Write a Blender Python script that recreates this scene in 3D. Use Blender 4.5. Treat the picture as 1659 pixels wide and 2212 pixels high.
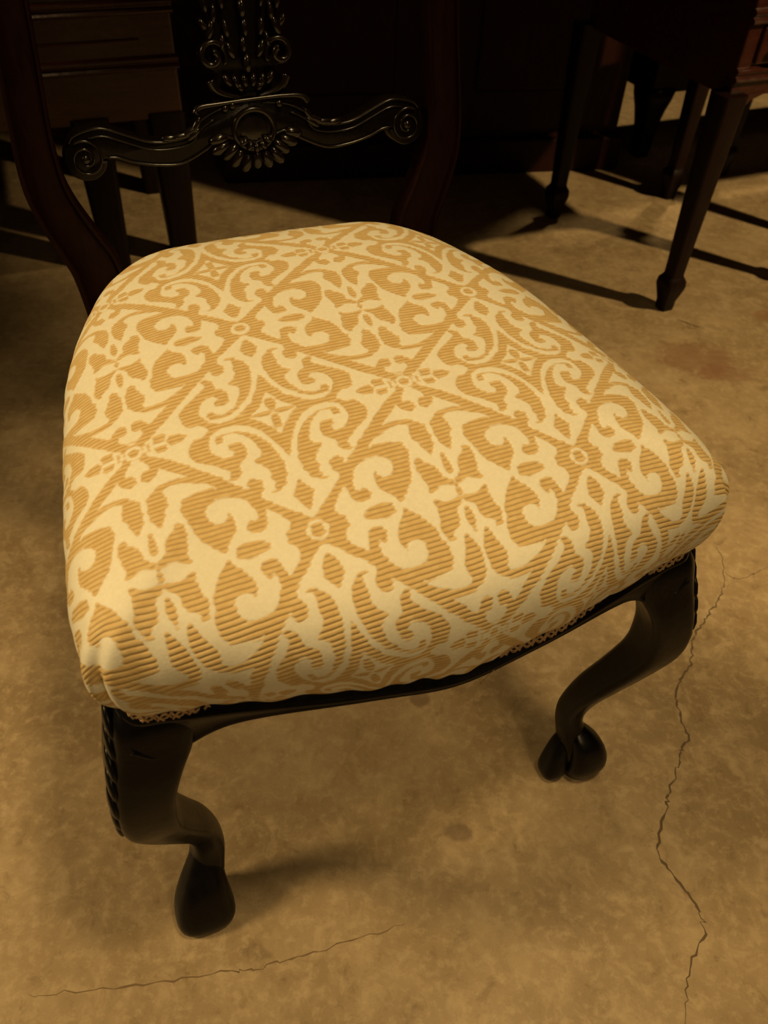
import bpy, bmesh, math, random
import numpy as np
from mathutils import Matrix, Vector

random.seed(4)
rng = np.random.RandomState(4)
for o in list(bpy.data.objects):
    bpy.data.objects.remove(o, do_unlink=True)
scene = bpy.context.scene
COL = scene.collection

# ------------------------------------------------------------------ camera
PITCH, CAM_H, ROLL = 0.7788, 0.8782, 0.05037
rt = Vector((1, 0, 0)); up = Vector((0, math.sin(PITCH), math.cos(PITCH))); fw = Vector((0, math.cos(PITCH), -math.sin(PITCH)))
cr_, sr_ = math.cos(ROLL), math.sin(ROLL)
R_ = rt * cr_ + up * sr_; U_ = up * cr_ - rt * sr_
cd = bpy.data.cameras.new('camera'); camo = bpy.data.objects.new('camera', cd); COL.objects.link(camo)
cd.sensor_fit = 'VERTICAL'; cd.sensor_height = 17.3; cd.sensor_width = 13.0; cd.lens = 14.0
cd.clip_start = 0.02
M = Matrix.Identity(4)
for i in range(3):
    M[i][0] = R_[i]; M[i][1] = U_[i]; M[i][2] = -fw[i]
M[2][3] = CAM_H
camo.matrix_world = M
cd.dof.use_dof = True; cd.dof.focus_distance = 0.74; cd.dof.aperture_fstop = 4.0
scene.camera = camo

# ------------------------------------------------------------------ world, lights, exposure
w = bpy.data.worlds.new('world'); scene.world = w; w.use_nodes = True
w.node_tree.nodes['Background'].inputs[0].default_value = (1.0, 0.56, 0.30, 1)
w.node_tree.nodes['Background'].inputs[1].default_value = 0.028
vs = scene.view_settings
vs.view_transform = 'Standard'; vs.look = 'None'; vs.gamma = 1.0; vs.use_curve_mapping = False
vs.exposure = 0.0
WARM = (1.0, 0.70, 0.31)

def spot(name, loc, target, energy, radius, angle, blend=0.6, col=WARM):
    l = bpy.data.lights.new(name, 'SPOT'); l.energy = energy; l.shadow_soft_size = radius
    l.spot_size = math.radians(angle); l.spot_blend = blend; l.color = col
    o = bpy.data.objects.new(name, l); COL.objects.link(o); o.location = loc
    o.rotation_euler = (Vector(target) - Vector(loc)).to_track_quat('-Z', 'Y').to_euler()
    return o
spot('spot_light', (2.75, 0.55, 2.35), (1.10, 1.60, 0.1), 410, 0.05, 44, 0.35)         # right, over the side cabinet
spot('spot_light', (0.50, 0.26, 2.70), (0.02, 0.42, 0.2), 108, 0.15, 44, 0.8)          # above the front of the chair
spot('spot_light', (0.30, 1.00, 2.70), (0.16, 0.60, 0.4), 32, 0.10, 36, 1.0)           # above the chair
spot('spot_light', (-2.2, 0.00, 1.95), (0.06, 0.20, 0.0), 215, 0.30, 46, 0.7)          # left
spot('spot_light', (1.45, -1.9, 2.60), (0.25, 0.15, 0.1), 112, 0.40, 33, 0.9)           # behind the photographer
spot('spot_light', (1.35, 3.25, 2.7), (1.15, 2.95, 0.0), 170, 0.08, 60, 0.7)           # far aisle
spot('spot_light', (-0.80, 0.95, 2.60), (-0.78, 1.66, 0.75), 80, 0.08, 19, 0.8)        # added to brighten the left cabinet mouldings, no known lamp there

# ------------------------------------------------------------------ helpers
def mesh_obj(name, verts, faces, mat, parent=None, smooth=True, loc=None):
    me = bpy.data.meshes.new(name); me.from_pydata([tuple(v) for v in verts], [], faces); me.validate()
    bm = bmesh.new(); bm.from_mesh(me); bmesh.ops.recalc_face_normals(bm, faces=bm.faces); bm.to_mesh(me); bm.free()
    if smooth:
        me.polygons.foreach_set('use_smooth', [True] * len(me.polygons))
    o = bpy.data.objects.new(name, me); COL.objects.link(o)
    if mat: me.materials.append(mat)
    if parent: o.parent = parent
    if loc: o.location = loc
    return o

class MB:
    """collects pieces of one part"""
    def __init__(s): s.v = []; s.f = []
    def add(s, v, f):
        n = len(s.v); s.v += [tuple(p) for p in v]; s.f += [tuple(i + n for i in q) for q in f]
        return s
    def build(s, name, mat, parent=None, smooth=True, autosharp=None):
        o = mesh_obj(name, s.v, s.f, mat, parent, smooth)
        if autosharp is not None:
            o.data.set_sharp_from_angle(angle=math.radians(autosharp))
        return o

def empty(name, label, cat, loc=(0, 0, 0), rz=0.0, group=None):
    o = bpy.data.objects.new(name, None); COL.objects.link(o); o.empty_display_size = 0.05
    o.location = loc; o.rotation_euler = (0, 0, rz); o['label'] = label; o['category'] = cat
    if group: o['group'] = group
    return o

def loft(rings, cap=True, closed=True):
    n = len(rings[0]); v = [p for r in rings for p in r]; f = []
    for i in range(len(rings) - 1):
        for j in range(n if closed else n - 1):
            k = (j + 1) % n
            f.append((i * n + j, i * n + k, (i + 1) * n + k, (i + 1) * n + j))
    if cap and closed:
        f.append(tuple(range(n))); f.append(tuple(range((len(rings) - 1) * n, len(rings) * n)))
    return v, f

def cr(pts, n, closed=False):
    pts = np.array(pts, float); m = len(pts)
    t = np.linspace(0, m if closed else m - 1, n, endpoint=not closed)
    i = np.floor(t).astype(int)
    if not closed: i = np.minimum(i, m - 2)
    u = (t - i)[:, None]
    g = (lambda k: pts[k % m]) if closed else (lambda k: pts[np.clip(k, 0, m - 1)])
    p0, p1, p2, p3 = g(i - 1), g(i), g(i + 1), g(i + 2)
    return .5 * (2 * p1 + (-p0 + p2) * u + (2 * p0 - 5 * p1 + 4 * p2 - p3) * u ** 2 + (-p0 + 3 * p1 - 3 * p2 + p3) * u ** 3)

def tube(path, rad, n=8, closed=False, cap=True, flat=1.0):
    path = np.array(path, float); m = len(path)
    rad = np.full(m, rad) if np.isscalar(rad) else np.array(rad, float)
    T = np.gradient(path, axis=0)
    if closed:
        T = np.roll(path, -1, 0) - np.roll(path, 1, 0)
    T /= np.linalg.norm(T, axis=1, keepdims=True) + 1e-12
    nrm = np.cross(T[0], (0, 0, 1.0))
    if np.linalg.norm(nrm) < .2: nrm = np.cross(T[0], (0, 1.0, 0))
    rings = []
    for i in range(m):
        nrm = nrm - T[i] * (nrm @ T[i]); nrm /= np.linalg.norm(nrm) + 1e-12
        b = np.cross(T[i], nrm)
        a = np.arange(n) * 2 * math.pi / n
        rings.append(path[i] + rad[i] * (np.cos(a)[:, None] * nrm + flat * np.sin(a)[:, None] * b))
    if closed: rings.append(rings[0])
    return loft(rings, cap and not closed)

def ellipsoid(c, ax, nu=12, nv=8):
    """ax: three axis vectors (rows)"""
    ax = np.array(ax, float); c = np.array(c, float); v = []; f = []
    for i in range(1, nv):
        th = math.pi * i / nv
        for j in range(nu):
            ph = 2 * math.pi * j / nu
            v.append(c + math.sin(th) * math.cos(ph) * ax[0] + math.sin(th) * math.sin(ph) * ax[1] + math.cos(th) * ax[2])
    for i in range(nv - 2):
        for j in range(nu):
            k = (j + 1) % nu
            f.append((i * nu + j, i * nu + k, (i + 1) * nu + k, (i + 1) * nu + j))
    v.append(c + ax[2]); v.append(c - ax[2]); t = len(v) - 2
    for j in range(nu):
        k = (j + 1) % nu
        f.append((t, k, j)); f.append((t + 1, (nv - 2) * nu + j, (nv - 2) * nu + k))
    return v, f

def bevel_box(x0, x1, y0, y1, z0, z1, b=0.003):
    """box with chamfered edges"""
    bm = bmesh.new(); bmesh.ops.create_cube(bm, size=1)
    for v in bm.verts:
        v.co = Vector(((x0 + x1) / 2 + v.co.x * (x1 - x0), (y0 + y1) / 2 + v.co.y * (y1 - y0), (z0 + z1) / 2 + v.co.z * (z1 - z0)))
    if b: bmesh.ops.bevel(bm, geom=list(bm.edges), offset=b, segments=2, affect='EDGES', profile=0.5)
    bm.verts.index_update()
    v = [tuple(q.co) for q in bm.verts]; f = [tuple(q.index for q in p.verts) for p in bm.faces]; bm.free()
    return v, f

def sring(cx, cy, z, a, b, d, n=28, e=3.2):
    """horizontal rounded-square ring, half sizes a along d, b across d"""
    t = np.arange(n) * 2 * math.pi / n
    ca, sa = np.cos(t), np.sin(t)
    x = a * np.sign(ca) * np.abs(ca) ** (2 / e); y = b * np.sign(sa) * np.abs(sa) ** (2 / e)
    return np.stack([cx + x * d[0] - y * d[1], cy + x * d[1] + y * d[0], np.full(n, z)], 1)

# ------------------------------------------------------------------ materials
def mat_new(name):
    m = bpy.data.materials.new(name); m.use_nodes = True
    nt = m.node_tree; b = nt.nodes['Principled BSDF']
    return m, nt, b
def N(nt, typ, **kw):
    n = nt.nodes.new(typ)
    for k, v in kw.items(): setattr(n, k, v)
    return n
def mth(nt, op, a, b=None, c=None, clamp=False):
    n = nt.nodes.new('ShaderNodeMath'); n.operation = op; n.use_clamp = clamp
    for i, q in enumerate((a, b, c)):
        if q is None: continue
        if isinstance(q, (int, float)): n.inputs[i].default_value = q
        else: nt.links.new(q, n.inputs[i])
    return n.outputs[0]
def ramp(nt, fac, stops):
    n = nt.nodes.new('ShaderNodeValToRGB'); cr0 = n.color_ramp
    while len(cr0.elements) < len(stops): cr0.elements.new(0.5)
    for e, (p, c) in zip(cr0.elements, stops):
        e.position = p; e.color = (c[0], c[1], c[2], 1)
    nt.links.new(fac, n.inputs[0]); return n.outputs[0]
def mixc(nt, fac, a, b, typ='MIX'):
    n = nt.nodes.new('ShaderNodeMix'); n.data_type = 'RGBA'; n.blend_type = typ
    for s, q in ((n.inputs[0], fac), (n.inputs[6], a), (n.inputs[7], b)):
        if isinstance(q, (int, float)): s.default_value = q
        elif isinstance(q, tuple): s.default_value = (q[0], q[1], q[2], 1)
        else: nt.links.new(q, s)
    return n.outputs[2]
def noise(nt, vec, scale, detail=4, rough=0.55, dist=0.0):
    n = N(nt, 'ShaderNodeTexNoise'); n.inputs['Scale'].default_value = scale; n.inputs['Detail'].default_value = detail
    n.inputs['Roughness'].default_value = rough; n.inputs['Distortion'].default_value = dist
    if vec is not None: nt.links.new(vec, n.inputs['Vector'])
    return n.outputs['Fac']

def wood(name, c1, c2, rough, spec=0.5, coat=0.0, grain=(3, 3, 40), bump=0.15, bs=90):
    m, nt, b = mat_new(name)
    tc = N(nt, 'ShaderNodeTexCoord'); mp = N(nt, 'ShaderNodeMapping'); mp.inputs['Scale'].default_value = grain
    nt.links.new(tc.outputs['Object'], mp.inputs[0])
    f = noise(nt, mp.outputs[0], 6.0, 5, 0.6, 0.6)
    nt.links.new(ramp(nt, f, [(0.3, c1), (0.7, c2)]), b.inputs['Base Color'])
    r = noise(nt, tc.outputs['Object'], 60, 4)
    nt.links.new(mth(nt, 'MULTIPLY_ADD', r, 0.22, rough - 0.11), b.inputs['Roughness'])
    b.inputs['Specular IOR Level'].default_value = spec
    b.inputs['Coat Weight'].default_value = coat; b.inputs['Coat Roughness'].default_value = 0.25
    bp = N(nt, 'ShaderNodeBump'); bp.inputs['Strength'].default_value = bump; bp.inputs['Distance'].default_value = 0.002
    nt.links.new(noise(nt, tc.outputs['Object'], bs, 3), bp.inputs['Height']); nt.links.new(bp.outputs[0], b.inputs['Normal'])
    return m
M_BLACK = wood('ebonised_wood', (0.0022, 0.0020, 0.0024), (0.005, 0.0042, 0.0045), 0.31, 0.20, 0.0, (20, 20, 4))
M_POST = wood('dark_mahogany', (0.006, 0.0018, 0.0012), (0.013, 0.0036, 0.002), 0.42, 0.08, 0.0, (24, 24, 3))
M_CARVE = wood('carved_walnut', (0.003, 0.002, 0.0016), (0.006, 0.0038, 0.0028), 0.27, 0.13, 0.0, (20, 20, 4))
M_GLINT = wood('polished_carving', (0.004, 0.0028, 0.0018), (0.010, 0.006, 0.004), 0.20, 0.42, 0.0, (20, 20, 4), 0.08)
M_CAB = wood('cabinet_mahogany', (0.024, 0.0060, 0.0034), (0.042, 0.0105, 0.006), 0.24, 0.45, 0.0, (2, 20, 20))
M_DARK = wood('near_black_oak', (0.004, 0.002, 0.0014), (0.009, 0.004, 0.0025), 0.45, 0.12, 0.0, (20, 20, 2))  # very dark brown wood grain, same tone range over the whole part
M_WARD = wood('dark_red_oak', (0.013, 0.0036, 0.0026), (0.024, 0.0068, 0.0045), 0.48, 0.10, 0.0, (20, 20, 2))
M_LEG = wood('dark_leg_wood', (0.005, 0.0022, 0.0015), (0.011, 0.004, 0.0025), 0.40, 0.12, 0.0, (24, 24, 3))
M_BRASS, nt_, b_ = mat_new('aged_brass')
b_.inputs['Base Color'].default_value = (0.30, 0.19, 0.07, 1); b_.inputs['Metallic'].default_value = 1; b_.inputs['Roughness'].default_value = 0.4

# brocade: attribute "weave" = (u, v, signed distance to motif edge)
RIBS = 58.0
def brocade():
    m, nt, b = mat_new('gold_brocade')
    at = N(nt, 'ShaderNodeAttribute'); at.attribute_name = 'weave'
    sp = N(nt, 'ShaderNodeSeparateXYZ'); nt.links.new(at.outputs['Vector'], sp.inputs[0])
    u, v, sd = sp.outputs
    tc = N(nt, 'ShaderNodeTexCoord')
    nz = noise(nt, tc.outputs['Object'], 260, 2)
    nl = noise(nt, tc.outputs['Object'], 45, 3)
    vr = mth(nt, 'ADD', mth(nt, 'MULTIPLY', v, RIBS), mth(nt, 'MULTIPLY', nl, 0.55))
    ph = mth(nt, 'FRACT', vr)
    tri = mth(nt, 'ABSOLUTE', mth(nt, 'SUBTRACT', ph, 0.5))          # 0 at rib crest, .5 in groove
    rib = mth(nt, 'SUBTRACT', 1.0, mth(nt, 'POWER', mth(nt, 'MULTIPLY', tri, 2.0), 2.6))
    # stepped motif edge: the boundary shifts with every rib
    row = N(nt, 'ShaderNodeTexWhiteNoise'); row.noise_dimensions = '1D'; nt.links.new(mth(nt, 'FLOOR', vr), row.inputs['W'])
    edge = mth(nt, 'ADD', sd, mth(nt, 'MULTIPLY', mth(nt, 'SUBTRACT', row.outputs['Value'], 0.5), 0.0055))
    edge = mth(nt, 'ADD', edge, mth(nt, 'MULTIPLY', mth(nt, 'SUBTRACT', rib, 0.7), 0.005))
    edge = mth(nt, 'ADD', edge, mth(nt, 'MULTIPLY', mth(nt, 'SUBTRACT', nz, 0.5), 0.006))
    mask = mth(nt, 'MULTIPLY_ADD', edge, 160.0, 0.5, clamp=True)
    # fine weft stitches across the ribs
    st = mth(nt, 'FRACT', mth(nt, 'MULTIPLY', u, 190.0))
    st = mth(nt, 'ABSOLUTE', mth(nt, 'SUBTRACT', st, 0.5))
    stm = mth(nt, 'MULTIPLY', mth(nt, 'GREATER_THAN', st, 0.33), mth(nt, 'GREATER_THAN', tri, 0.30))
    wv = noise(nt, tc.outputs['Object'], 620, 2)
    satin = mixc(nt, mth(nt, 'MULTIPLY_ADD', mth(nt, 'ADD', nz, wv), 1.6, -1.1, clamp=True), (0.685, 0.655, 0.545), (0.75, 0.720, 0.605))
    ribc = mixc(nt, rib, (0.42, 0.26, 0.075), (0.64, 0.48, 0.24))
    ribc = mixc(nt, mth(nt, 'MULTIPLY', stm, 0.6), ribc, (0.74, 0.62, 0.38))
    ribc = mixc(nt, mth(nt, 'MULTIPLY', nz, 0.25), ribc, (0.68, 0.52, 0.26))
    cmb = N(nt, 'ShaderNodeCombineXYZ'); nt.links.new(mth(nt, 'MULTIPLY', u, 24.0), cmb.inputs[0]); nt.links.new(mth(nt, 'MULTIPLY', mth(nt, 'FLOOR', vr), 7.31), cmb.inputs[1])
    yarn = noise(nt, cmb.outputs[0], 1.0, 3)
    ribc = mixc(nt, mth(nt, 'MULTIPLY_ADD', yarn, 2.4, -0.85, clamp=True), mixc(nt, 0.45, ribc, (0.50, 0.315, 0.105)), mixc(nt, 0.35, ribc, (0.72, 0.57, 0.31)))
    col = mixc(nt, mask, satin, ribc)
    # faint soiling of the cloth
    ns = noise(nt, tc.outputs['Object'], 9, 3)
    dirt = mth(nt, 'MULTIPLY_ADD', ns, 2.6, -1.45, clamp=True)
    col = mixc(nt, mth(nt, 'MULTIPLY', dirt, 0.25), col, (0.52, 0.42, 0.24))
    nt.links.new(col, b.inputs['Base Color'])
    nt.links.new(mth(nt, 'MULTIPLY_ADD', mask, 0.16, 0.56), b.inputs['Roughness'])
    b.inputs['Specular IOR Level'].default_value = 0.25
    b.inputs['Sheen Weight'].default_value = 0.06; b.inputs['Sheen Roughness'].default_value = 0.5
    b.inputs['Sheen Tint'].default_value = (1, 0.85, 0.55, 1)
    h = mth(nt, 'MULTIPLY', mask, mth(nt, 'MULTIPLY', rib, mth(nt, 'MULTIPLY_ADD', yarn, 0.7, 0.65)))
    h = mth(nt, 'ADD', h, mth(nt, 'MULTIPLY', mth(nt, 'SUBTRACT', 1.0, mask), 0.85))
    h = mth(nt, 'ADD', h, mth(nt, 'MULTIPLY', mth(nt, 'ADD', nz, wv), 0.14))
    bp = N(nt, 'ShaderNodeBump'); bp.inputs['Strength'].default_value = 0.8; bp.inputs['Distance'].default_value = 0.0010
    nt.links.new(h, bp.inputs['Height']); nt.links.new(bp.outputs[0], b.inputs['Normal'])
    return m
M_FAB = brocade()
M_GIMP, nt_, b_ = mat_new('gimp_braid')
tcg = N(nt_, 'ShaderNodeTexCoord')
nt_.links.new(ramp(nt_, noise(nt_, tcg.outputs['Object'], 900, 2), [(0.3, (0.25, 0.15, 0.07)), (0.7, (0.46, 0.31, 0.17))]), b_.inputs['Base Color'])
b_.inputs['Roughness'].default_value = 0.6

def concrete():
    m, nt, b = mat_new('worn_concrete')
    tc = N(nt, 'ShaderNodeTexCoord'); P = tc.outputs['Object']
    big = noise(nt, P, 2.6, 5, 0.6, 0.3); mid = noise(nt, P, 11, 6, 0.65, 0.4); fine = noise(nt, P, 75, 5, 0.7); grit = noise(nt, P, 330, 3, 0.6)
    c = ramp(nt, big, [(0.28, (0.218, 0.155, 0.085)), (0.52, (0.275, 0.198, 0.111)), (0.75, (0.323, 0.238, 0.136))])
    c = mixc(nt, mth(nt, 'MULTIPLY', mth(nt, 'MULTIPLY_ADD', mid, 6.0, -2.9, clamp=True), 0.60), c, (0.375, 0.283, 0.170))
    c = mixc(nt, mth(nt, 'MULTIPLY', mth(nt, 'MULTIPLY_ADD', mid, -5.0, 2.3, clamp=True), 0.45), c, (0.166, 0.107, 0.050))
    sm = noise(nt, P, 34, 5, 0.65, 0.6)
    c = mixc(nt, mth(nt, 'MULTIPLY', mth(nt, 'MULTIPLY_ADD', sm, 7.0, -3.6, clamp=True), 0.55), c, (0.410, 0.314, 0.192))
    c = mixc(nt, mth(nt, 'MULTIPLY', mth(nt, 'MULTIPLY_ADD', sm, -7.0, 3.0, clamp=True), 0.60), c, (0.144, 0.092, 0.044))
    c = mixc(nt, mth(nt, 'MULTIPLY', mth(nt, 'MULTIPLY_ADD', fine, 6.0, -3.0, clamp=True), 0.5), c, (0.436, 0.340, 0.209))
    c = mixc(nt, mth(nt, 'MULTIPLY', mth(nt, 'MULTIPLY_ADD', fine, -5.0, 2.0, clamp=True), 0.50), c, (0.131, 0.083, 0.039))
    c = mixc(nt, mth(nt, 'MULTIPLY', mth(nt, 'MULTIPLY_ADD', grit, -6.0, 2.2, clamp=True), 0.40), c, (0.096, 0.061, 0.031))
    # a few old stains with shapes of their own
    def stain(x, y, r, colr, amt, sx=1.0):
        nonlocal c
        s = N(nt, 'ShaderNodeSeparateXYZ'); nt.links.new(P, s.inputs[0])
        dx = mth(nt, 'MULTIPLY', mth(nt, 'SUBTRACT', s.outputs[0], x), sx); dy = mth(nt, 'SUBTRACT', s.outputs[1], y)
        d = mth(nt, 'SQRT', mth(nt, 'ADD', mth(nt, 'MULTIPLY', dx, dx), mth(nt, 'MULTIPLY', dy, dy)))
        d = mth(nt, 'ADD', d, mth(nt, 'MULTIPLY', mth(nt, 'SUBTRACT', mid, 0.5), r * 2.6))
        f = mth(nt, 'MULTIPLY_ADD', d, -6.0 / r * 0.5, 3.0, clamp=True)
        c = mixc(nt, mth(nt, 'MULTIPLY', f, amt), c, colr)
    stain(0.575, 1.345, 0.055, (0.20, 0.10, 0.06), 0.55, 0.7)
    stain(0.63, 1.30, 0.03, (0.20, 0.10, 0.06), 0.45, 0.5)
    stain(0.53, 1.93, 0.03, (0.20, 0.14, 0.08), 0.5)
    stain(0.755, 1.52, 0.02, (0.22, 0.10, 0.05), 0.45)
    stain(0.096, 0.40, 0.012, (0.12, 0.08, 0.05), 0.6, 0.6)
    stain(0.055, 0.565, 0.014, (0.13, 0.08, 0.05), 0.6)
    stain(-0.05, 0.50, 0.10, (0.24, 0.18, 0.11), 0.35, 0.6)
    nt.links.new(c, b.inputs['Base Color'])
    nt.links.new(mth(nt, 'MULTIPLY_ADD', mid, 0.25, 0.38), b.inputs['Roughness'])
    b.inputs['Specular IOR Level'].default_value = 0.35
    hh = mth(nt, 'ADD', mth(nt, 'MULTIPLY', fine, 0.6), mth(nt, 'MULTIPLY', grit, 0.3))
    bp = N(nt, 'ShaderNodeBump'); bp.inputs['Strength'].default_value = 0.25; bp.inputs['Distance'].default_value = 0.0015
    nt.links.new(hh, bp.inputs['Height']); nt.links.new(bp.outputs[0], b.inputs['Normal'])
    return m
M_FLOOR = concrete()
M_CRACK, nt_, b_ = mat_new('crack_dirt'); b_.inputs['Base Color'].default_value = (0.10, 0.07, 0.04, 1); b_.inputs['Roughness'].default_value = 0.9
M_WALL, nt_, b_ = mat_new('plaster_wall')
tcw = N(nt_, 'ShaderNodeTexCoord')
nt_.links.new(ramp(nt_, noise(nt_, tcw.outputs['Object'], 3, 4), [(0.3, (0.20, 0.16, 0.11)), (0.7, (0.26, 0.21, 0.15))]), b_.inputs['Base Color'])
b_.inputs['Roughness'].default_value = 0.9

# ------------------------------------------------------------------ the room
def structure(o): o['kind'] = 'structure'; return o
v, f = bevel_box(-4, 5, -3, 6, -0.1, 0, 0)
floor = structure(mesh_obj('floor', v, f, M_FLOOR, smooth=False))
floor['label'] = 'worn stained concrete floor with fine cracks'
for nm, b in (('wall_back', (-4, 5, 6, 6.1, -0.1, 3.0)), ('wall_left', (-4.1, -4, -3, 6, -0.1, 3.0)), ('wall_right', (5, 5.1, -3, 6, -0.1, 3.0))):
    v, f = bevel_box(*b, 0); structure(mesh_obj(nm, v, f, M_WALL, smooth=False))
v, f = bevel_box(-4.1, 5.1, -3, 6.1, 3.0, 3.1, 0); structure(mesh_obj('ceiling', v, f, M_WALL, smooth=False))

M_CRACK2 = M_CRACK.copy(); M_CRACK2.node_tree.nodes['Principled BSDF'].inputs['Base Color'].default_value = (0.15, 0.10, 0.052, 1)
def crack(pts, wd, mat=None):
    p = cr(pts, len(pts) * 7); p += rng.normal(0, 0.0012, p.shape)
    v = []; f = []
    T = np.gradient(p, axis=0); T /= np.linalg.norm(T, axis=1, keepdims=True) + 1e-9
    Nn = np.stack([-T[:, 1], T[:, 0]], 1)
    n = len(p)
    for i in range(n):
        hw = wd * (0.35 + 1.1 * rng.rand()) * min(1, 6 * i / n + .1, 6 * (n - 1 - i) / n + .1) / 2
        a = p[i] + Nn[i] * hw; b = p[i] - Nn[i] * hw
        v += [(a[0], a[1], 0.0), (p[i][0], p[i][1], 0.0006), (b[0], b[1], 0.0)]
        if i: k = 3 * i; f += [(k - 3, k - 2, k + 1, k), (k - 2, k - 1, k + 2, k + 1)]
    return mesh_obj('crack', v, f, mat or M_CRACK, floor)
crack([(0.493, 0.852), (0.495, 0.821), (0.481, 0.773), (0.471, 0.75), (0.451, 0.726), (0.438, 0.707), (0.424, 0.688), (0.414, 0.67), (0.406, 0.639), (0.389, 0.617), (0.375, 0.586), (0.376, 0.557), (0.377, 0.53), (0.366, 0.515), (0.359, 0.494), (0.339, 0.458), (0.333, 0.439), (0.314, 0.395), (0.322, 0.37), (0.341, 0.338), (0.344, 0.311), (0.322, 0.276), (0.31, 0.243), (0.304, 0.20)], 0.0024)
crack([(-0.31, 0.223), (-0.252, 0.23), (-0.18, 0.242), (-0.126, 0.251), (-0.098, 0.256), (-0.062, 0.268), (-0.016, 0.282), (0.042, 0.303)], 0.0016, M_CRACK2)
crack([(0.573, 1.486), (0.594, 1.47), (0.611, 1.46)], 0.004)
crack([(0.491, 0.803), (0.505, 0.79), (0.53, 0.80), (0.558, 0.816)], 0.0012, M_CRACK2)

# ------------------------------------------------------------------ the chair
POSE = (0.04469, 0.38529, 0.40926)
chair = empty('side_chair', 'dark carved side chair with gold brocade seat and curved front legs', 'chair', (POSE[0], POSE[1], 0), POSE[2])
WF, WS, WB, SD, BF, BB, SH_, DIP = 0.23100, 0.22465, 0.16171, 0.44999, 0.03852, 0.01592, 0.12289, 0.01406
LWF, BD = 0.2370, 0.4585     # leg corner half width, depth of the back plane
PROF = [(1.0, 0), (1.035, .16), (1.052, .34), (1.045, .52), (1.005, .67), (.93, .775), (.8, .865), (.6, .935), (.3, .985), (0, 1.0)]
ZB = 0.385
def outline(n):
    h = [(0, -BF), (WF * .3, -BF * .93), (WF * .6, -BF * .55), (WF * .86, -.004), (WF * .97, .0), (WF * 1.01, .02), (WF * 1.02, .07), (WS, SD * .42), (WS * .93, SD * .66), (WB + .016, SD * .86), (WB - .012, SD * .96), (WB * .7, SD + BB * .55), (WB * .35, SD + BB * .92), (0, SD + BB)]
    full = h + [(-x, y) for x, y in h[-2:0:-1]]
    o = cr(full, 6000, True)
    d = np.r_[0, np.cumsum(np.linalg.norm(np.diff(np.vstack([o, o[:1]]), axis=0), axis=1))]
    t = np.arange(n) / n * d[-1]
    oo = np.vstack([o, o[:1]])
    return np.stack([np.interp(t, d, oo[:, 0]), np.interp(t, d, oo[:, 1])], 1)
def zbase(o):
    front = 1 / (1 + np.exp((o[:, 1] - 0.02) / 0.006))
    return ZB - (DIP * np.exp(-(o[:, 0] / (WF * .2)) ** 2) + .007 * np.exp(-((np.abs(o[:, 0]) - WF * .86) / .03) ** 2)) * front + .012 * np.clip(o[:, 1] / SD, 0, 1)
SC = np.array([0, SD * .45])

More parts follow.
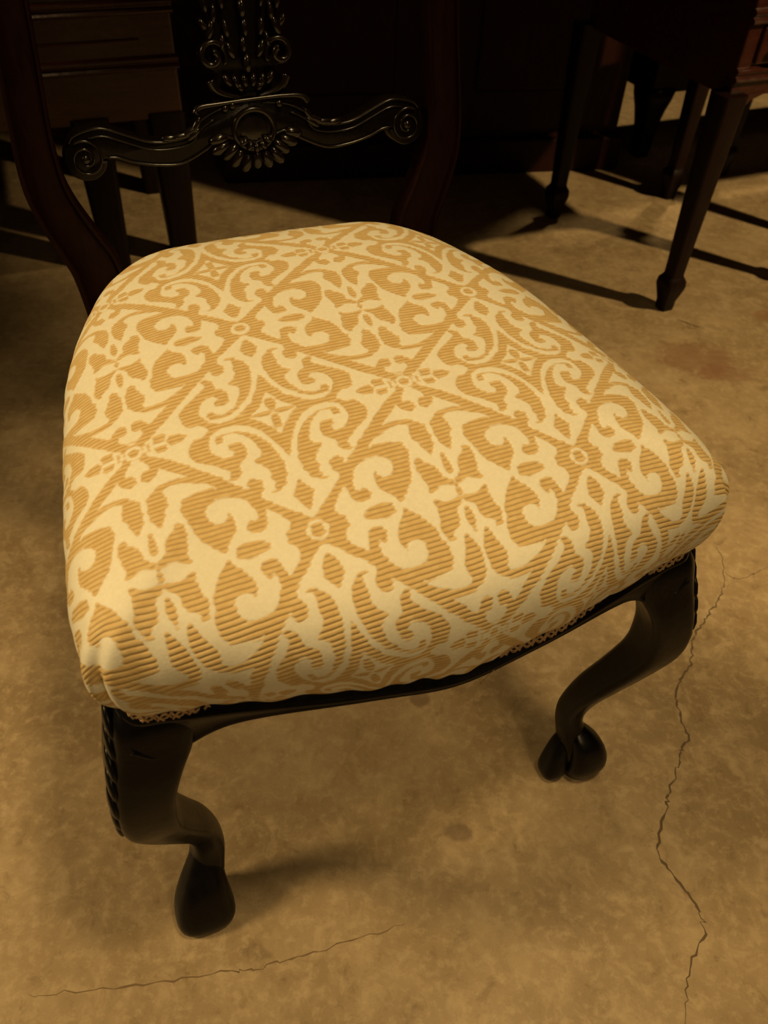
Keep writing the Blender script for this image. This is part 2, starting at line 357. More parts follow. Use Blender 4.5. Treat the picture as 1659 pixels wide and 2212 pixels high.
# --- damask motif (one quarter of the repeat) traced as outlines, then mirrored
QC = [(120, 383), (1117, 165), (432, 1280), (1521, 995)]; QU = [(0, 0), (1, 0), (0, 1), (1, 1)]
A_ = []
for (x, y), (uu, vv) in zip(QC, QU):
    A_.append([x, y, 1, 0, 0, 0, -uu * x, -uu * y, -uu]); A_.append([0, 0, 0, x, y, 1, -vv * x, -vv * y, -vv])
HM = np.linalg.svd(np.array(A_, float))[2][-1].reshape(3, 3)
MOTIF = [
    [(1117,165),(1085,200),(1040,240),(1000,285),(960,335),(920,395),(870,470),(830,530),(790,590),(735,680),(712,705),(700,735),(668,778),(648,790),(640,765),(605,733),(568,738),(540,772),(535,808),(560,842),(595,868),(610,890),(592,930),(530,1010),(470,1100),(425,1165),(400,1185),(380,1230),(432,1290),(560,1262),(640,1235),(662,1215),(645,1190),(598,1175),(562,1135),(575,1085),(605,1035),(640,980),(660,1000),(685,1045),(728,1084),(775,1092),(835,1065),(850,1032),(830,998),(780,970),(758,1003),(725,985),(710,920),(720,860),(760,800),(820,768),(890,750),(950,760),(1000,790),(1020,840),(1000,880),(950,900),(905,890),(880,865),(865,890),(870,930),(900,985),(960,1020),(1030,1050),(1075,1090),(1085,1070),(1120,1010),(1150,950),(1165,880),(1145,800),(1150,740),(1120,680),(1065,640),(1000,640),(860,662),(838,690),(850,650),(880,615),(930,584),(1000,540),(1070,516),(1125,516),(1152,535),(1146,575),(1158,612),(1195,642),(1230,672),(1262,712),(1300,742),(1318,752),(1331,715),(1336,670),(1322,620),(1294,568),(1270,525),(1220,492),(1120,468),(1040,478),(985,492),(945,515),(975,465),(1020,400),(1052,355),(1085,385),(1130,405),(1172,412),(1200,380),(1185,345),(1150,322),(1110,335),(1092,310),(1105,265),(1140,215)],
    [(310,335),(600,262),(600,285),(680,312),(720,296),(765,310),(812,350),(836,400),(822,450),(782,502),(740,545),(702,595),(678,635),(690,662),(722,682),(690,702),(640,692),(600,655),(585,612),(540,602),(492,582),(475,540),(470,482),(500,462),(565,455),(577,490),(547,518),(590,545),(640,530),(675,500),(692,450),(685,410),(650,368),(610,333),(520,320),(430,342),(350,395),(290,480),(257,590),(247,735),(225,745),(170,556),(184,553),(205,480),(245,400)],
    [(303,740),(297,640),(310,560),(340,490),(390,425),(460,375),(540,353),(590,352),(620,378),(627,410),(572,417),(548,378),(480,387),(432,430),(402,480),(385,540),(390,600),(420,630),(480,640),(485,660),(455,690),(440,720),(435,750),(460,800),(465,850),(490,888),(545,890),(520,912),(470,917),(400,890),(350,842),(320,790)],
    [(120,383),(160,352),(205,338),(285,332),(285,350),(240,375),(175,395)],
    [(100,395),(150,395),(172,420),(186,460),(192,500),(155,505),(120,440)],
    [(750,250),(757,210),(800,180),(870,170),(890,205),(886,262),(800,268)],
    [(902,224),(945,214),(992,208),(996,260),(935,277),(904,262)],
    [(1004,170),(1060,160),(1048,205),(1012,228)],
    [(1180,810),(1190,768),(1228,760),(1245,790),(1320,810),(1370,848),(1392,895),(1480,928),(1502,950),(1495,1000),(1521,1002),(1505,940),(1470,960),(1430,958),(1375,968),(1312,1022),(1292,1012),(1290,972),(1258,940),(1230,900),(1192,862)],
    [(1490,940),(1530,960),(1540,1010),(1505,1010),(1502,975)],
    [(1383,732),(1390,790),(1412,850),(1448,882),(1480,888),(1480,845),(1440,775),(1405,728)],
    [(770,1194),(790,1165),(830,1135),(890,1110),(930,1095),(1000,1100),(1026,1122),(900,1170)],
    [(305,910),(318,915),(365,945),(418,990),(412,1050),(402,1105),(380,1132),(330,1000)]
]
def motif_sdf(Nq=256, W=9):
    g = (np.arange(Nq) + .5) / Nq; X, Y = np.meshgrid(g, g)
    m = np.zeros((Nq, Nq), bool)
    for poly in MOTIF:
        p = np.c_[np.array(poly, float), np.ones(len(poly))] @ HM.T; p = p[:, :2] / p[:, 2:]
        c = np.zeros((Nq, Nq), bool)
        for i in range(len(p)):
            x1, y1 = p[i]; x2, y2 = p[i - 1]
            if y1 == y2: continue
            c ^= ((y1 > Y) != (y2 > Y)) & (X < (x2 - x1) * (Y - y1) / (y2 - y1) + x1)
        m |= c
    r = np.hypot(X, Y - 1); m[(r > .045) & (r < .075)] = False
    r = np.hypot(X - 1, Y); m[r < .105] = True; m[(r > .04) & (r < .062)] = False
    th = np.arctan2(Y, 1 - X); m[(r > .07) & (r < .10) & (np.abs(th - np.pi / 4) > .45)] = False
    mp = np.pad(m, W, mode='reflect' if False else 'symmetric')
    din = np.full((Nq, Nq), float(W)); dout = din.copy()
    for dy in range(-W, W + 1):
        for dx in range(-W, W + 1):
            dd = math.hypot(dx, dy)
            if dd > W: continue
            s = mp[W + dy:W + dy + Nq, W + dx:W + dx + Nq]
            din = np.where(m & ~s, np.minimum(din, dd), din)
            dout = np.where(~m & s, np.minimum(dout, dd), dout)
    sdf = np.where(m, din - .5, -(dout - .5)) / Nq * 0.5     # in repeat units
    # light smoothing
    k = np.pad(sdf, 1, mode='edge')
    return (k[1:-1, 1:-1] * 4 + k[:-2, 1:-1] + k[2:, 1:-1] + k[1:-1, :-2] + k[1:-1, 2:]) / 8
SDF = motif_sdf()
def sample_sdf(u, v):
    # scroll medallion at (.5,0), rosette at (0,0)/(1,0), ring at (.5,.5), four-leaf at (0,.5)
    U = np.abs(((u - .5) * 2 + 1) % 2 - 1); V = np.abs((v * 2 + 1) % 2 - 1)
    n = SDF.shape[0]
    x = np.clip(U * n - .5, 0, n - 1.001); y = np.clip(V * n - .5, 0, n - 1.001)
    i = x.astype(int); j = y.astype(int); fx = x - i; fy = y - j
    return (SDF[j, i] * (1 - fx) * (1 - fy) + SDF[j, i + 1] * fx * (1 - fy) + SDF[j + 1, i] * (1 - fx) * fy + SDF[j + 1, i + 1] * fx * fy)
WC = np.array([[0.87889, 0.28255], [1.19813, -0.0254], [-0.06225, 1.09649], [0.00546, -0.01807], [-0.05381, 0.00412], [0.01081, -0.00339], [0.03038, 0.02365], [-0.06096, 0.01796], [0.00121, -0.02994], [0.03196, 0.01922]])

def seat_mesh(nt_=1300, ns=270):
    o = outline(nt_); zb = zbase(o)
    fine = cr(PROF, 4000)
    L = np.r_[0, np.cumsum(np.hypot(np.diff(fine[:, 0]) * .24, np.diff(fine[:, 1]) * SH_))]
    t = np.linspace(0, L[-1] * .995, ns)
    pr = np.stack([np.interp(t, L, fine[:, 0]), np.interp(t, L, fine[:, 1])], 1)
    xy = SC + (o - SC)[None] * pr[:, 0][:, None, None]
    z = zb[None] + (ZB + SH_ - zb)[None] * pr[:, 1][:, None]
    S = np.dstack([xy, z])
    d = np.linalg.norm(np.diff(S[::-1], axis=0), axis=2)
    r0 = np.linalg.norm(S[-1, :, :2] - SC, axis=1)
    arc = (np.vstack([np.zeros((1, nt_)), np.cumsum(d, 0)]) + r0)[::-1]
    dirn = (o - SC) / np.linalg.norm(o - SC, axis=1, keepdims=True)
    Un = SC + dirn[None] * arc[..., None]
    x = Un[..., 0] / .25; y = (Un[..., 1] - .2) / .25
    xx = np.clip(x, -1.45, 1.45); yy = np.clip(y, -1.5, 2.0)
    B = np.stack([np.ones_like(x), x, y, xx * xx, xx * yy, yy * yy, xx ** 3, xx * xx * yy, xx * yy * yy, yy ** 3], -1)
    uv = B @ WC
    sd = sample_sdf(uv[..., 0], uv[..., 1])
    # puckers of the cloth: upholsterer's folds at the two front corners, soft dimples along the lower edge
    wall = np.clip(1 - pr[:, 1] / .72, 0, 1)[:, None]
    disp = np.zeros(S.shape[:2])
    for sx in (-1, 1):
        dc = np.sqrt((o[:, 0] - sx * WF * .985) ** 2 + (o[:, 1] - .004) ** 2) * np.sign((o[:, 0] - sx * WF * .985) * sx + (o[:, 1] - .004))
        disp += wall ** .6 * (-.010 * np.exp(-(dc / .0042) ** 2) + .006 * np.exp(-((dc - .011) / .007) ** 2))[None]
    ph = np.arange(nt_) / nt_ * 2 * math.pi
    disp += wall * (0.0008 * np.sin(ph * 61 + 2 * np.sin(ph * 7)) + .0010 * np.sin(ph * 23 + 1))[None]
    # satin floats stand slightly proud of the ribbed ground
    disp_z = np.where(sd > 0, -0.00015, 0.00015)
    nrm = np.dstack([np.broadcast_to(dirn[None], S.shape[:2] + (2,)), np.zeros(S.shape[:2])])
    S = S + nrm * disp[..., None]
    S[..., 2] += disp_z * np.clip((pr[:, 1] - .6) * 3, 0, 1)[:, None]
    S[..., 2] += (0.0016 * np.sin(S[..., 0] * 17 + 1.0) * np.sin(S[..., 1] * 21)) * np.clip((pr[:, 1] - .7) * 4, 0, 1)[:, None]
    # turned-under hem
    hem = S[0].copy(); hem[:, :2] = SC + (hem[:, :2] - SC) * .955; hem[:, 2] += .002
    V = np.concatenate([hem[None], S], 0); ns2 = ns + 1
    att = np.dstack([uv, sd]); att = np.concatenate([att[:1], att], 0).reshape(-1, 3)
    V = V.reshape(-1, 3)
    i = np.arange(ns2 - 1)[:, None]; j = np.arange(nt_)[None]; k = (j + 1) % nt_
    F = np.stack([i * nt_ + j, i * nt_ + k, (i + 1) * nt_ + k, (i + 1) * nt_ + j], -1).reshape(-1, 4)
    # close the pole
    c_idx = len(V); V = np.vstack([V, V[-nt_:].mean(0)]); att = np.vstack([att, att[-nt_:].mean(0)])
    jj = np.arange(nt_); tri = np.stack([(ns2 - 1) * nt_ + jj, (ns2 - 1) * nt_ + (jj + 1) % nt_, np.full(nt_, c_idx)], 1)
    me = bpy.data.meshes.new('seat_cushion')
    me.vertices.add(len(V)); me.vertices.foreach_set('co', V.astype(np.float32).ravel())
    loops = np.concatenate([F.ravel(), tri.ravel()]).astype(np.int32)
    tot = np.concatenate([np.full(len(F), 4), np.full(len(tri), 3)]).astype(np.int32)
    st = np.r_[0, np.cumsum(tot)[:-1]].astype(np.int32)
    me.loops.add(len(loops)); me.loops.foreach_set('vertex_index', loops)
    me.polygons.add(len(tot)); me.polygons.foreach_set('loop_start', st); me.polygons.foreach_set('loop_total', tot)
    me.polygons.foreach_set('use_smooth', np.ones(len(tot), bool))
    me.update(calc_edges=True)
    a = me.attributes.new('weave', 'FLOAT_VECTOR', 'POINT'); a.data.foreach_set('vector', att.astype(np.float32).ravel())
    me.materials.append(M_FAB)
    ob = bpy.data.objects.new('seat_cushion', me); COL.objects.link(ob); ob.parent = chair
    ob['label'] = 'gold brocade seat cushion with scrolling damask pattern'
    return ob
cushion = seat_mesh()

# --- braid along the hem
def gimp():
    L = 1.72; per = 0.0105; n = int(L / per); m = n * 12
    o = outline(m); zb = zbase(o)
    d = (o - SC) / np.linalg.norm(o - SC, axis=1, keepdims=True)
    ph = np.arange(m) / 12 * 2 * math.pi
    mb = MB()
    for k in range(2):
        for off, rr in ((0, .0008), (.0016, .0007)):
            a = ph + k * math.pi
            zz = zb - 0.0005 + (0.0034 - off) * np.sin(a) + .0012 * np.sin(np.arange(m) / m * 2 * math.pi * 9)
            seen = np.clip(np.exp(-((o[:, 0] + .205) / .035) ** 2) + np.exp(-((o[:, 0] - .075) / .06) ** 2) + np.exp(-((o[:, 0] - .205) / .03) ** 2), 0, 1)
            zz = zz + .0065 * (1 - seen)
            out = -.0045 + .0075 * seen + .0009 * np.cos(a) * (1 if k else -1)
            # pull forward along the run direction to make the loops lean over
            P = np.column_stack([o + d * out[:, None], zz])
            T = np.roll(P, -1, 0) - np.roll(P, 1, 0); T /= np.linalg.norm(T, axis=1, keepdims=True)
            P = P + T * (0.0022 * np.sin(2 * a))[:, None]
            mb.add(*tube(P, rr, 5, closed=True))
    g = mb.build('gimp_braid', M_GIMP, cushion); g['label'] = 'looped gold gimp braid along the seat hem'
gimp()
# loose thread hanging on the front rail
pth = np.array([(0.035, -0.036, 0.372), (0.030, -0.041, 0.367), (0.023, -0.043, 0.362), (0.018, -0.043, 0.355)])
MB().add(*tube(cr(pth, 12), 0.00035, 5)).build('loose_thread', M_GIMP, cushion)

# --- seat rail, moulded, following the outline
def rail():
    n = 420; o = outline(n); zb = zbase(o)
    d = (o - SC) / np.linalg.norm(o - SC, axis=1, keepdims=True)
    ax = np.abs(o[:, 0]); front = o[:, 1] < .06
    flare = .040 * np.exp(-((ax - WF) / .040) ** 2) * front + .016 * np.exp(-((ax - WF) / .085) ** 2) * front
    side = np.where(front, 0, .022)
    zl = zb - .013 - flare - side
    prof = [(-.028, 'b', .0), (-.028, 't', .010), (.0, 't', .010), (.0005, 't', -.002), (.0035, 't', -.004), (.0045, 't', -.007), (.003, 't', -.0095), (.0015, 'b', .0035), (.003, 'b', .0015), (.0015, 'b', -.0008), (-.004, 'b', -.001)]
    rings = []
    for a, kk, dz in prof:
        z = (zb if kk == 't' else zl) + dz
        rings.append(np.column_stack([o + d * a, z]))
    rings.append(rings[0])
    v, f = loft(rings, cap=False)
    MB().add(v, f).build('seat_rail', M_BLACK, chair)
rail()
# webbing board under the cushion keeps the seat solid from below
o_ = outline(120); zb_ = zbase(o_)
r1 = np.column_stack([SC + (o_ - SC) * .93, np.full(120, .372)]); r2 = np.column_stack([SC + (o_ - SC) * .93, np.full(120, .380)])
MB().add(*loft([r1, r2])).build('seat_board', M_DARK, chair, smooth=False)

# --- front cabriole legs
LEG = [(.378, .035, -.030, .036), (.366, .0445, -.028, .0395), (.34, .052, -.016, .038), (.315, .060, .004, .034), (.29, .0665, .014, .0305), (.265, .0690, .0165, .029), (.245, .0665, .0155, .028), (.225, .059, .0105, .0265), (.195, .045, 0, .0245), (.16, .0275, -.013, .0225), (.13, .0135, -.021, .0195), (.105, .0065, -.025, .018), (.085, .0065, -.0240, .0180), (.070, .0115, -.0210, .0185), (.055, .0180, -.0175, .0195), (.038, .0260, -.0130, .0205), (.022, .0300, -.0110, .021), (.010, .0300, -.0095, .021), (.003, .027, -.008, .019), (.0012, .024, -.006, .017)]
def leg_at(z):
    a = np.array(LEG)[::-1]
    return [np.interp(z, a[:, 0], a[:, k]) for k in (1, 2, 3)]
for sx in (-1, 1):
    dv = np.array([sx * .707, -.707]); pv = np.array([-dv[1], dv[0]]); c0 = np.array([sx * (LWF - .03), .03])
    tab = cr(LEG, 70); rings = []
    tt = np.arange(40) * 2 * math.pi / 40
    for z, ou, inn, hw in tab:
        z = max(z, 0); oc = (ou + inn) / 2
        e = 2.6 + 2.6 * min(1, max(0, (z - .1) / .15)) + (1.0 if z < .05 else 0)
        X = np.sign(np.cos(tt)) * np.abs(np.cos(tt)) ** (2 / e); Y = np.sign(np.sin(tt)) * np.abs(np.sin(tt)) ** (2 / e)
        k = 1 / 2 ** (.5 - 1 / e)
        D_ = (X + Y) / math.sqrt(2) * k * (ou - inn) / 2; Q_ = (X - Y) / math.sqrt(2) * k * hw
        rings.append(np.column_stack([c0[0] + dv[0] * (oc + D_) + pv[0] * Q_, c0[1] + dv[1] * (oc + D_) + pv[1] * Q_, np.full(40, z)]))
    leg = MB().add(*loft(rings)).build('front_leg', M_BLACK, chair)
    # the outer arris of the leg carries a fine bead
    path = []
    for z in np.linspace(.33, .09, 40):
        ou, inn, hw = leg_at(z); q = c0 + dv * (ou - .0022)
        path.append((q[0], q[1], z))
    MB().add(*tube(path, np.linspace(.0022, .0014, 40), 6)).build('edge_bead', M_BLACK, leg)
    # leaf carving on the outer side face of the knee: a spine with overlapping lobes
    mb = MB(); X3 = np.array([sx, 0, 0.0]); Y3 = np.array([0, 1.0, 0])
    for i, (z, yo, ln, wdt) in enumerate(((.362, .30, .017, .013), (.345, .34, .017, .013), (.327, .36, .017, .013), (.309, .36, .016, .012), (.291, .36, .016, .011), (.274, .38, .014, .009), (.260, .42, .012, .006))):
        ou, inn, hw = leg_at(z); oc = (ou + inn) / 2; a_ = (ou - inn) / 2 * .80
        cx, cy = c0[0] + dv[0] * oc, c0[1] + dv[1] * oc
        c = np.array([cx + sx * a_, cy - a_ * yo, z])
        mb.add(*ellipsoid(c, (np.array([0, -.25, -1]) * ln, Y3 * wdt, X3 * .0042), 12, 8))
    k = mb.build('knee_carving', M_BLACK, leg); k['label'] = 'carved leaf relief on the side of the knee'
    # small carved curls on the front face
    mb = MB(); pts = []
    for t in np.linspace(-1, 1, 17):
        ou, inn, hw = leg_at(.345); oc = (ou + inn) / 2; a_ = (ou - inn) / 2 * .80
        pts.append((c0[0] + dv[0] * oc + t * .016, c0[1] + dv[1] * oc - a_ - .0006 - .001 * t * t, .345 - .006 * math.cos(t * 2.6) + .003 * t * sx))
    mb.add(*tube(pts, .0028 * np.clip(1.15 - np.abs(np.linspace(-1, 1, 17)), .15, 1), 7))
    mb.build('curl_carving', M_BLACK, leg)
    # foot carved as a scrolled toe with a smaller heel lobe beside it
    mb = MB(); th = np.arange(28) * 2 * math.pi / 28
    toe = [(.074, .006, .006, .002, -.002), (.066, .013, .0125, .005, -.007), (.054, .0185, .017, .010, -.013), (.038, .0225, .0195, .013, -.016), (.022, .024, .0205, .014, -.017), (.009, .0225, .019, .0135, -.016), (.002, .0185, .016, .013, -.016), (0, .014, .012, .013, -.015)]
    heel = [(.060, .005, .006, -.010, .002), (.048, .010, .011, -.013, -.002), (.032, .0125, .0135, -.018, -.006), (.016, .0145, .015, -.0215, -.009), (.006, .0135, .014, -.022, -.0095), (0, .009, .010, -.022, -.0095)]
    if sx < 0:      # this foot is turned: the broad side faces the front
        toe = [(.082, .0115, .011, -.004, .006), (.066, .0165, .0155, .001, -.002), (.050, .022, .019, .006, -.011), (.032, .0265, .0215, .010, -.018), (.016, .029, .023, .011, -.023), (.006, .0285, .0225, .011, -.024), (0, .025, .019, .011, -.023)]
        heel = [(z, rx * 1.15, ry, xo + .021, yo - .012) for z, rx, ry, xo, yo in heel]
    for tabl in (toe, heel):
        rings = []
        for z, rx, ry, xo, yo in cr(tabl, 20):
            z = max(z, 0); q1 = np.sign(np.cos(th)) * np.abs(np.cos(th)) ** .72; q2 = np.sign(np.sin(th)) * np.abs(np.sin(th)) ** .72
            rings.append(np.column_stack([c0[0] + sx * (xo + rx * q1), c0[1] + yo + ry * q2, np.full(28, z)]))
        mb.add(*loft(rings))
    mb.build('scroll_foot', M_BLACK, leg)

# --- back: everything is laid out in the raked plane of the chair back
RK = math.radians(8); BO = np.array([0, BD - .005, .40]); BU = np.array([0, math.sin(RK), math.cos(RK)]); BNn = np.array([0, -math.cos(RK), math.sin(RK)])
def bp(X, S, d=0.0): return BO + np.array([X, 0, 0]) + BU * S + BNn * d
POST = [(.000, .165, .024), (.03, .1665, .0235), (.067, .171, .0235), (.09, .180, .022), (.12, .192, .0205), (.145, .1985, .0195), (.17, .200, .0185), (.20, .199, .0175), (.24, .196, .0175), (.29, .193, .0175), (.35, .190, .017), (.42, .188, .017), (.48, .178, .018), (.525, .150, .020), (.55, .10, .022), (.565, .04, .026), (.57, 0.0, .028)]
for sx in (-1, 1):
    rings = []
    # cross-section: moulded front with an edge bead on either side
    def section(c, ex, hw, th):
        pr = [(-1, -.5), (-1, .35), (-.93, .50), (-.80, .50), (-.74, .36), (-.5, .44), (0, .50), (.5, .44), (.74, .36), (.80, .50), (.93, .50), (1, .35), (1, -.5), (.85, -.6), (-.85, -.6)]
        return np.array([c + ex * a * hw + BNn * b * th for a, b in pr])
    # rear leg below the seat, swept back and slightly inward
    for z, dy, X, hw, th in ((0.0, .075, .150, .016, .030), (.06, .060, .150, .016, .030), (.15, .040, .152, .017, .031), (.25, .020, .156, .0185, .032), (.33, .006, .160, .021, .032), (.37, .000, .163, .0225, .032)):
        c = np.array([sx * X, BD + dy, z]); ring = section(c, np.array([1.0, 0, 0]), hw, th)
        ring[:, 2] = z; rings.append(ring)
    P = cr([(s, x, h) for s, x, h in POST], 90)
    for i, (s, X, hw) in enumerate(P):
        a = P[min(i + 1, 89)] - P[max(i - 1, 0)]; tx, ts = a[1] * sx, a[0]; l = math.hypot(tx, ts)
        ex = np.array([1.0, 0, 0]) * (ts / l) - BU * (tx / l)
        if i == 89: ex = -BU * sx
        rings.append(section(bp(sx * X, s), ex, hw, .026))
    pst = MB().add(*loft(rings)).build('rear_post', M_POST, chair, autosharp=50)
    pst['label'] = 'reddish dark wooden rear post'

# cross rail with scrolled ends
def plate(poly, d0, d1, bev=.0025):
    """flat outline in the back plane with rounded front edge"""
    poly = np.array(poly, float); c = poly.mean(0)
    nx = np.roll(poly, -1, 0) - np.roll(poly, 1, 0); nn = np.stack([nx[:, 1], -nx[:, 0]], 1); nn /= np.linalg.norm(nn, axis=1, keepdims=True) + 1e-9
    area = np.sum(poly[:, 0] * np.roll(poly[:, 1], -1) - np.roll(poly[:, 0], -1) * poly[:, 1])
    if area < 0: nn = -nn
    rings = []
    for ins, d in ((0, d0), (0, d1 - bev), (bev * .3, d1 - bev * .3), (bev, d1)):
        q = poly - nn * ins
        rings.append(np.array([bp(a, b, d) for a, b in q]))
    return loft(rings)
TOP = [(.172, .180), (.166, .189), (.15, .1935), (.137, .193), (.118, .1855), (.098, .178), (.077, .177), (.060, .181), (.050, .192), (.030, .2005), (0, .203), (-.004, .203)]
BOT = [(.145, .1650), (.131, .164), (.115, .158), (.094, .1535), (.072, .153), (.048, .163), (.033, .172), (.02, .170), (0, .164), (-.004, .164)]
VC = (.1585, .1670)
for sx in (-1, 1):
    t = cr(TOP, 50); b = cr(BOT, 44)
    arc = [(VC[0] + .0195 * math.cos(a), VC[1] + .0195 * math.sin(a)) for a in np.linspace(math.radians(35), math.radians(-190 + 0), 26)][::-1]
    arc = [(VC[0] + .0190 * math.cos(a), VC[1] + .0190 * math.sin(a)) for a in np.linspace(math.radians(188), math.radians(405), 26)]
    poly = [(x, s) for x, s in t[::-1]] + [(x, s) for x, s in arc[::-1]] + [(x, s) for x, s in b]
    poly = [(sx * x, s) for x, s in poly]
    mb = MB(); mb.add(*plate(poly, -.010, .008))
    cra = mb.build('cross_rail', M_CARVE, chair, autosharp=40)
    mb = MB()
    for crv, off, rr in ((t[2:44], -.002, .0012), (t[8:40], -.0085, .0009), (b[2:40], .002, .0012)):
        mb.add(*tube([bp(sx * x, s + off, .0086) for x, s in crv], rr, 6))
    # volute
    sp_ = []
    for a in np.linspace(0, 3.3 * math.pi, 60):
        r = .0165 - .0115 * a / (3.3 * math.pi)
        sp_.append(bp(sx * (VC[0] + r * math.cos(math.radians(60) + a)), VC[1] + r * math.sin(math.radians(60) + a), .0088))
    mb.add(*tube(sp_, .0013, 6)); mb.add(*ellipsoid(bp(sx * VC[0], VC[1], .0085), (np.array([.0042, 0, 0]), BU * .0042, BNn * .003)))
    mb.build('scroll_bead', M_GLINT, cra)
    # leaf wrapped over the dip of the rail
    mb = MB()
    for x, s, a, ln in ((.055, .186, -55, .010), (.062, .1815, -25, .011), (.070, .1785, -5, .011), (.058, .179, -35, .009), (.080, .1775, 4, .009)):
        an = math.radians(a); D = np.array([sx * math.cos(an), 0, 0]) + BU * math.sin(an); Q = BU * math.cos(an) - np.array([sx * math.sin(an), 0, 0])
        mb.add(*ellipsoid(bp(sx * x, s, .009), (D * ln, Q * .0032, BNn * .0030), 10, 8))
    mb.build('leaf_carving', M_GLINT, cra)

# pierced splat with carved ornament rising from the rail
splat_poly = [(-.030, .196), (-.036, .215), (-.028, .226), (-.040, .236), (-.041, .250), (-.030, .256), (-.034, .270), (-.030, .285), (-.024, .32), (-.028, .38), (-.040, .44), (-.034, .50), (-.020, .555), (.020, .555), (.034, .50), (.040, .44), (.028, .38), (.024, .32), (.030, .285), (.034, .270), (.030, .256), (.041, .250), (.040, .236), (.028, .226), (.036, .215), (.030, .196)]
splat = MB().add(*plate(cr(splat_poly, 110, True), -.009, .001)).build('splat', M_CARVE, chair, autosharp=40)
splat['label'] = 'carved openwork back splat'
def ell(mb, x, s, d, a, ln, wd, th, sx=1):
    an = math.radians(a); D = np.array([sx * math.cos(an), 0, 0]) + BU * math.sin(an); Q = BU * math.cos(an) - np.array([sx * math.sin(an), 0, 0])
    mb.add(*ellipsoid(bp(sx * x, s, d), (D * ln, Q * wd, BNn * th), 12, 8))
# shell
mb = MB()
for i in range(11):
    a = math.radians(-168 + i * 15.6); r = .0285 + .002 * math.sin(i * 2.1)
    ell(mb, r * 1.28 * math.cos(a), .178 + r * math.sin(a) * .98, .008, math.degrees(math.atan2(math.sin(a), 1.2 * math.cos(a))), .0100, .0050, .0055)
ell(mb, 0, .178, .006, 0, .0185, .0165, .003)
for i in range(5):
    a = math.radians(-150 + i * 30)
    ell(mb, .0135 * math.cos(a), .1745 + .0125 * math.sin(a), .0105, math.degrees(a), .005, .0033, .005)
ring = [bp(.0195 * math.cos(a), .178 + .0175 * math.sin(a), .009) for a in np.linspace(0, 2 * math.pi, 40, endpoint=False)]
mb.add(*tube(ring, .0028, 7, closed=True))
for x, s in ((-.026, .1985), (.026, .1985), (-.019, .2005)): ell(mb, x, s, .010, 0, .0036, .0036, .0035)
mb.build('shell_carving', M_GLINT, splat)
# bar with curled ends
mb = MB()
path = [bp(x, s, .011) for x, s in cr([(-.054, .197), (-.050, .2015), (-.030, .203), (0, .2045), (.030, .205), (.048, .2035), (.054, .1985)], 30)]
mb.add(*tube(path, .0016 + .0022 * np.abs(np.linspace(-1, 1, 30)) ** 2, 8))
mb.build('carved_bar', M_GLINT, splat)
# cup of leaves, scrolls and drops
mb = MB()
for sx in (-1, 1):
    mb.add(*tube([bp(sx * x, s, .006) for x, s in cr([(.036, .222), (.032, .214), (.022, .2085), (.008, .2055)], 16)], np.linspace(.0042, .0022, 16), 8))
    for x, s, a, ln in ((.004, .219, 80, .0065), (.012, .2185, 70, .007), (.020, .2205, 55, .007), (.009, .214, 60, .005)):
        ell(mb, x, s, .006, a, ln, .0034, .0045, sx)
    # volutes
    sp_ = []
    for t in np.linspace(0, 2.6 * math.pi, 44):
        r = .0135 - .010 * t / (2.6 * math.pi); an = math.radians(215) - t
        sp_.append(bp(sx * (.0315 + r * math.cos(an)), .2415 + r * math.sin(an), .005 + .004 * t / 8))
    mb.add(*tube(sp_, np.linspace(.0022, .0030, 44), 8))
    for x, s, a, ln, wd in ((.014, .2445, 65, .0085, .0038), (.021, .2515, 100, .007, .003), (.030, .262, 110, .009, .0036), (.036, .2665, 60, .006, .0028), (.026, .274, 95, .008, .0032), (.016, .262, 80, .008, .0035), (.033, .283, 80, .009, .003), (.018, .284, 85, .008, .003)):
        ell(mb, x, s, .005, a, ln, wd, .0045, sx)
ell(mb, 0, .2335, .007, 90, .0085, .0042, .005); ell(mb, -.002, .249, .007, 90, .007, .003, .0045); ell(mb, .001, .262, .006, 90, .008, .0032, .0045); ell(mb, 0, .277, .006, 90, .008, .004, .005)
for s in np.arange(.292, .54, .018):
    ell(mb, 0, s, .005, 90, .009, .0045, .005)
    for sx in (-1, 1): ell(mb, .013, s + .006, .004, 60, .009, .0038, .004, sx)
mb.build('leaf_scroll_carving', M_GLINT, splat)

# ------------------------------------------------------------------ furniture behind
def taper_leg(h, a0, a1, name='leg', spade=True, mat=None, parent=None, x=0, y=0):
    prof = [(h, a0), (h * .2 + .04, a1 * 1.03)]
    if spade:
        prof = [(h, a0), (.100, a1 * 1.02), (.078, a1), (.074, a1 * 1.10), (.066, a1 * 1.45), (.054, a1 * 1.52), (.046, a1 * 1.42), (.020, a1 * .98), (.006, a1 * .95), (0, a1 * .88)]
    else:
        prof = [(h, a0), (0, a1)]
    rings = [sring(x, y, z, a, a, (1, 0), 24, 7.0) for z, a in prof]
    return MB().add(*loft(rings)).build(name, mat, parent, autosharp=35)

def moulding(x0, x1, y, z, prof, parent, name, mat, ret=None):
    """horizontal strip on a front face at local y; prof = list of (out, dz)"""
    rings = []
    for x in (x0, x1):
        rings.append(np.array([(x, y - o, z + dz) for o, dz in prof]))
    return MB().add(*loft(rings)).build(name, mat, parent, autosharp=30)
OGEE = [(0, 0), (.006, .0005), (.010, .003), (.011, .006), (.008, .009), (.005, .011), (.006, .014), (.009, .016), (.009, .020), (.005, .023), (0, .024)]

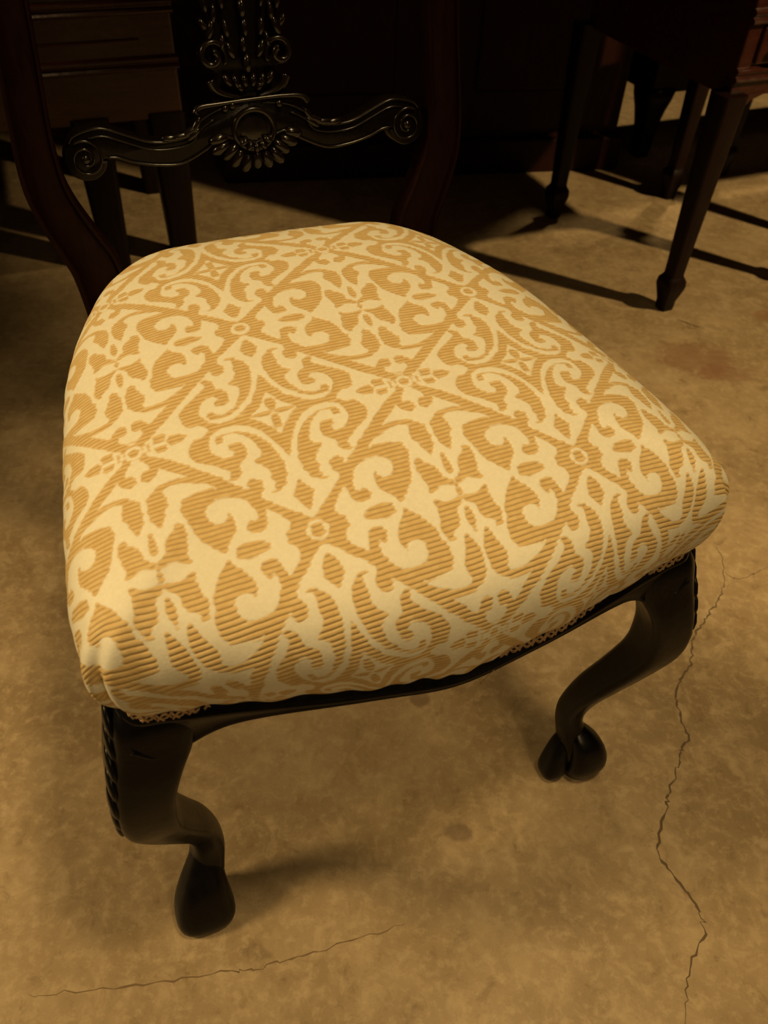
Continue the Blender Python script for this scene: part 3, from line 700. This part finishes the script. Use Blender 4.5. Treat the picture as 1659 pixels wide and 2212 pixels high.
def carcase(name, label, loc, rz, W, Dp, leg_h, H, legs, mat, legmat, a0, a1, panels, mould_z, spade=True):
    """cabinet on legs: local x along the front, y into the depth"""
    e = empty(name, label, 'cabinet', loc, rz)
    v, f = bevel_box(0, W, 0, Dp, leg_h, H, .003); MB().add(v, f).build('carcase', mat, e, smooth=False)
    v, f = bevel_box(-.02, W + .02, -.02, Dp + .01, H, H + .025, .006); MB().add(v, f).build('top_board', mat, e, smooth=False)
    for x, y in legs: taper_leg(leg_h + .01, a0, a1, 'leg', spade, legmat, e, x, y)
    for z in mould_z: moulding(-.003, W + .003, 0, z, OGEE, e, 'moulding', mat)
    for x0, x1, z0, z1 in panels:
        d = MB().add(*bevel_box(x0, x1, -.008, .004, z0, z1, .004)).build('drawer_front', mat, e, smooth=False)
        xm, zm = (x0 + x1) / 2, (z0 + z1) / 2
        mbk = MB()
        for q in (-.05, .05):
            mbk.add(*ellipsoid((xm + q, -.012, zm), ((.008, 0, 0), (0, .006, 0), (0, 0, .008))))
        mbk.add(*tube([(xm - .05, -.016, zm), (xm - .035, -.022, zm - .02), (xm, -.024, zm - .027), (xm + .035, -.022, zm - .02), (xm + .05, -.016, zm)], .0025, 6))
        mbk.build('handle', M_BRASS, d)
    return e

# small side cabinet on tapered legs with spade feet (right)
SB = (0.553, 1.528); SBR = math.atan2(0.184, 0.403)
sb = carcase('side_cabinet', 'small dark side cabinet on slim tapered legs with spade feet at right', (SB[0], SB[1], 0), SBR, .335, .443, .405, 1.18,  # unseen upper part made taller so it shades the floor behind the chair
             [(.0, .0), (.0, .443), (.335, .0), (.335, .443)], M_CAB, M_LEG, .0245, .0150, [], [.430, .518])
for z0, z1 in ((.458, .514), (.560, .745), (.760, .945), (.960, 1.150)):
    dr = MB().add(*bevel_box(.03, .305, -.006, .004, z0, z1, .003)).build('drawer_front', M_CAB, sb, smooth=False)
    for kx in (.075, .26):
        prof = [(0, .006), (.006, .006), (.010, .012), (.016, .0155), (.022, .0145), (.026, .009), (.027, 0.001)]
        rings = [np.array([(kx + r * math.cos(t), -.005 - d, (z0 + z1) / 2 + r * math.sin(t)) for t in np.arange(16) * math.pi / 8]) for d, r in prof]
        MB().add(*loft(rings)).build('knob', M_LEG, dr)
# shaped brackets under the front rail
for x0, sgn in ((.024, 1), (.311, -1)):
    pts = [(0, .41), (0, .365), (.006, .372), (.012, .388), (.024, .400), (.055, .41)]
    rings = [np.array([(x0 + sgn * a, yy, z) for a, z in pts]) for yy in (-.004, .018)]
    MB().add(*loft(rings)).build('bracket', M_CAB, sb, smooth=False)

# larger cabinet standing further right, mostly beyond the picture edge
carcase('sideboard', 'long dark sideboard on tapered legs behind and right of the small side cabinet', (1.03, 1.835, 0), SBR, .85, .44, .41, .90,
        [(.0, .0), (.0, .44), (.85, .0), (.85, .44)], M_CAB, M_LEG, .024, .015, [(.04, .40, .60, .86), (.45, .81, .60, .86)], [.435])

# low cabinet on legs (left)
LC = (-0.415, 1.62); LCR = math.radians(23)
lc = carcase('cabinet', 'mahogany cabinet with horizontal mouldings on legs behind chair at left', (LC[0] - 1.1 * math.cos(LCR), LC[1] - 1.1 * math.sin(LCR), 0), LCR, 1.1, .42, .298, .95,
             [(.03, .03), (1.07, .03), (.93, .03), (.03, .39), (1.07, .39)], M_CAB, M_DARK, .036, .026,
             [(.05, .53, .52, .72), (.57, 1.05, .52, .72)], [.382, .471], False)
moulding(.05, 1.04, 0, .429, [(0, 0), (.004, .001), (.005, .003), (.004, .005), (0, .006)], lc, 'bead_line', M_CAB)

# tall dark wardrobe standing on the floor in the centre
WR = math.radians(12); WL = (-0.42, 2.03)
wd = empty('wardrobe', 'tall dark brown panelled wardrobe standing on the floor behind chair', 'wardrobe', (WL[0], WL[1], 0), WR)
WW, WDp = 1.00, .34
MB().add(*bevel_box(0, WW, .015, WDp, .0, 1.95, .004)).build('carcase', M_WARD, wd, smooth=False)
MB().add(*bevel_box(-.012, WW + .012, -.012, .014, .0, .085, .005)).build('plinth', M_WARD, wd, smooth=False)
MB().add(*bevel_box(-.04, WW + .04, -.04, WDp + .01, 1.95, 2.02, .01)).build('cornice', M_WARD, wd, smooth=False)
for i in range(2):
    x0 = .03 + i * (WW / 2 - .01); x1 = x0 + WW / 2 - .05
    dr = MB().add(*bevel_box(x0, x1, -.004, .0145, .11, 1.92, .003)).build('door', M_WARD, wd, smooth=False)
    for z0, z1 in ((.20, .95), (1.03, 1.84)):
        MB().add(*bevel_box(x0 + .08, x1 - .08, -.012, -.003, z0, z1, .008)).build('panel', M_WARD, dr, smooth=False)
    kx = x1 - .035 if i == 0 else x0 + .035
    MB().add(*ellipsoid((kx, -.016, 1.0), ((.011, 0, 0), (0, .013, 0), (0, 0, .011)))).build('knob', M_BRASS, dr)

# dark table further back, seen below the sideboard
TB = (0.635, 2.30); TBR = SBR
tb = empty('console_table', 'black console table with bracketed legs behind the side cabinet', 'table', (TB[0], TB[1], 0), TBR)
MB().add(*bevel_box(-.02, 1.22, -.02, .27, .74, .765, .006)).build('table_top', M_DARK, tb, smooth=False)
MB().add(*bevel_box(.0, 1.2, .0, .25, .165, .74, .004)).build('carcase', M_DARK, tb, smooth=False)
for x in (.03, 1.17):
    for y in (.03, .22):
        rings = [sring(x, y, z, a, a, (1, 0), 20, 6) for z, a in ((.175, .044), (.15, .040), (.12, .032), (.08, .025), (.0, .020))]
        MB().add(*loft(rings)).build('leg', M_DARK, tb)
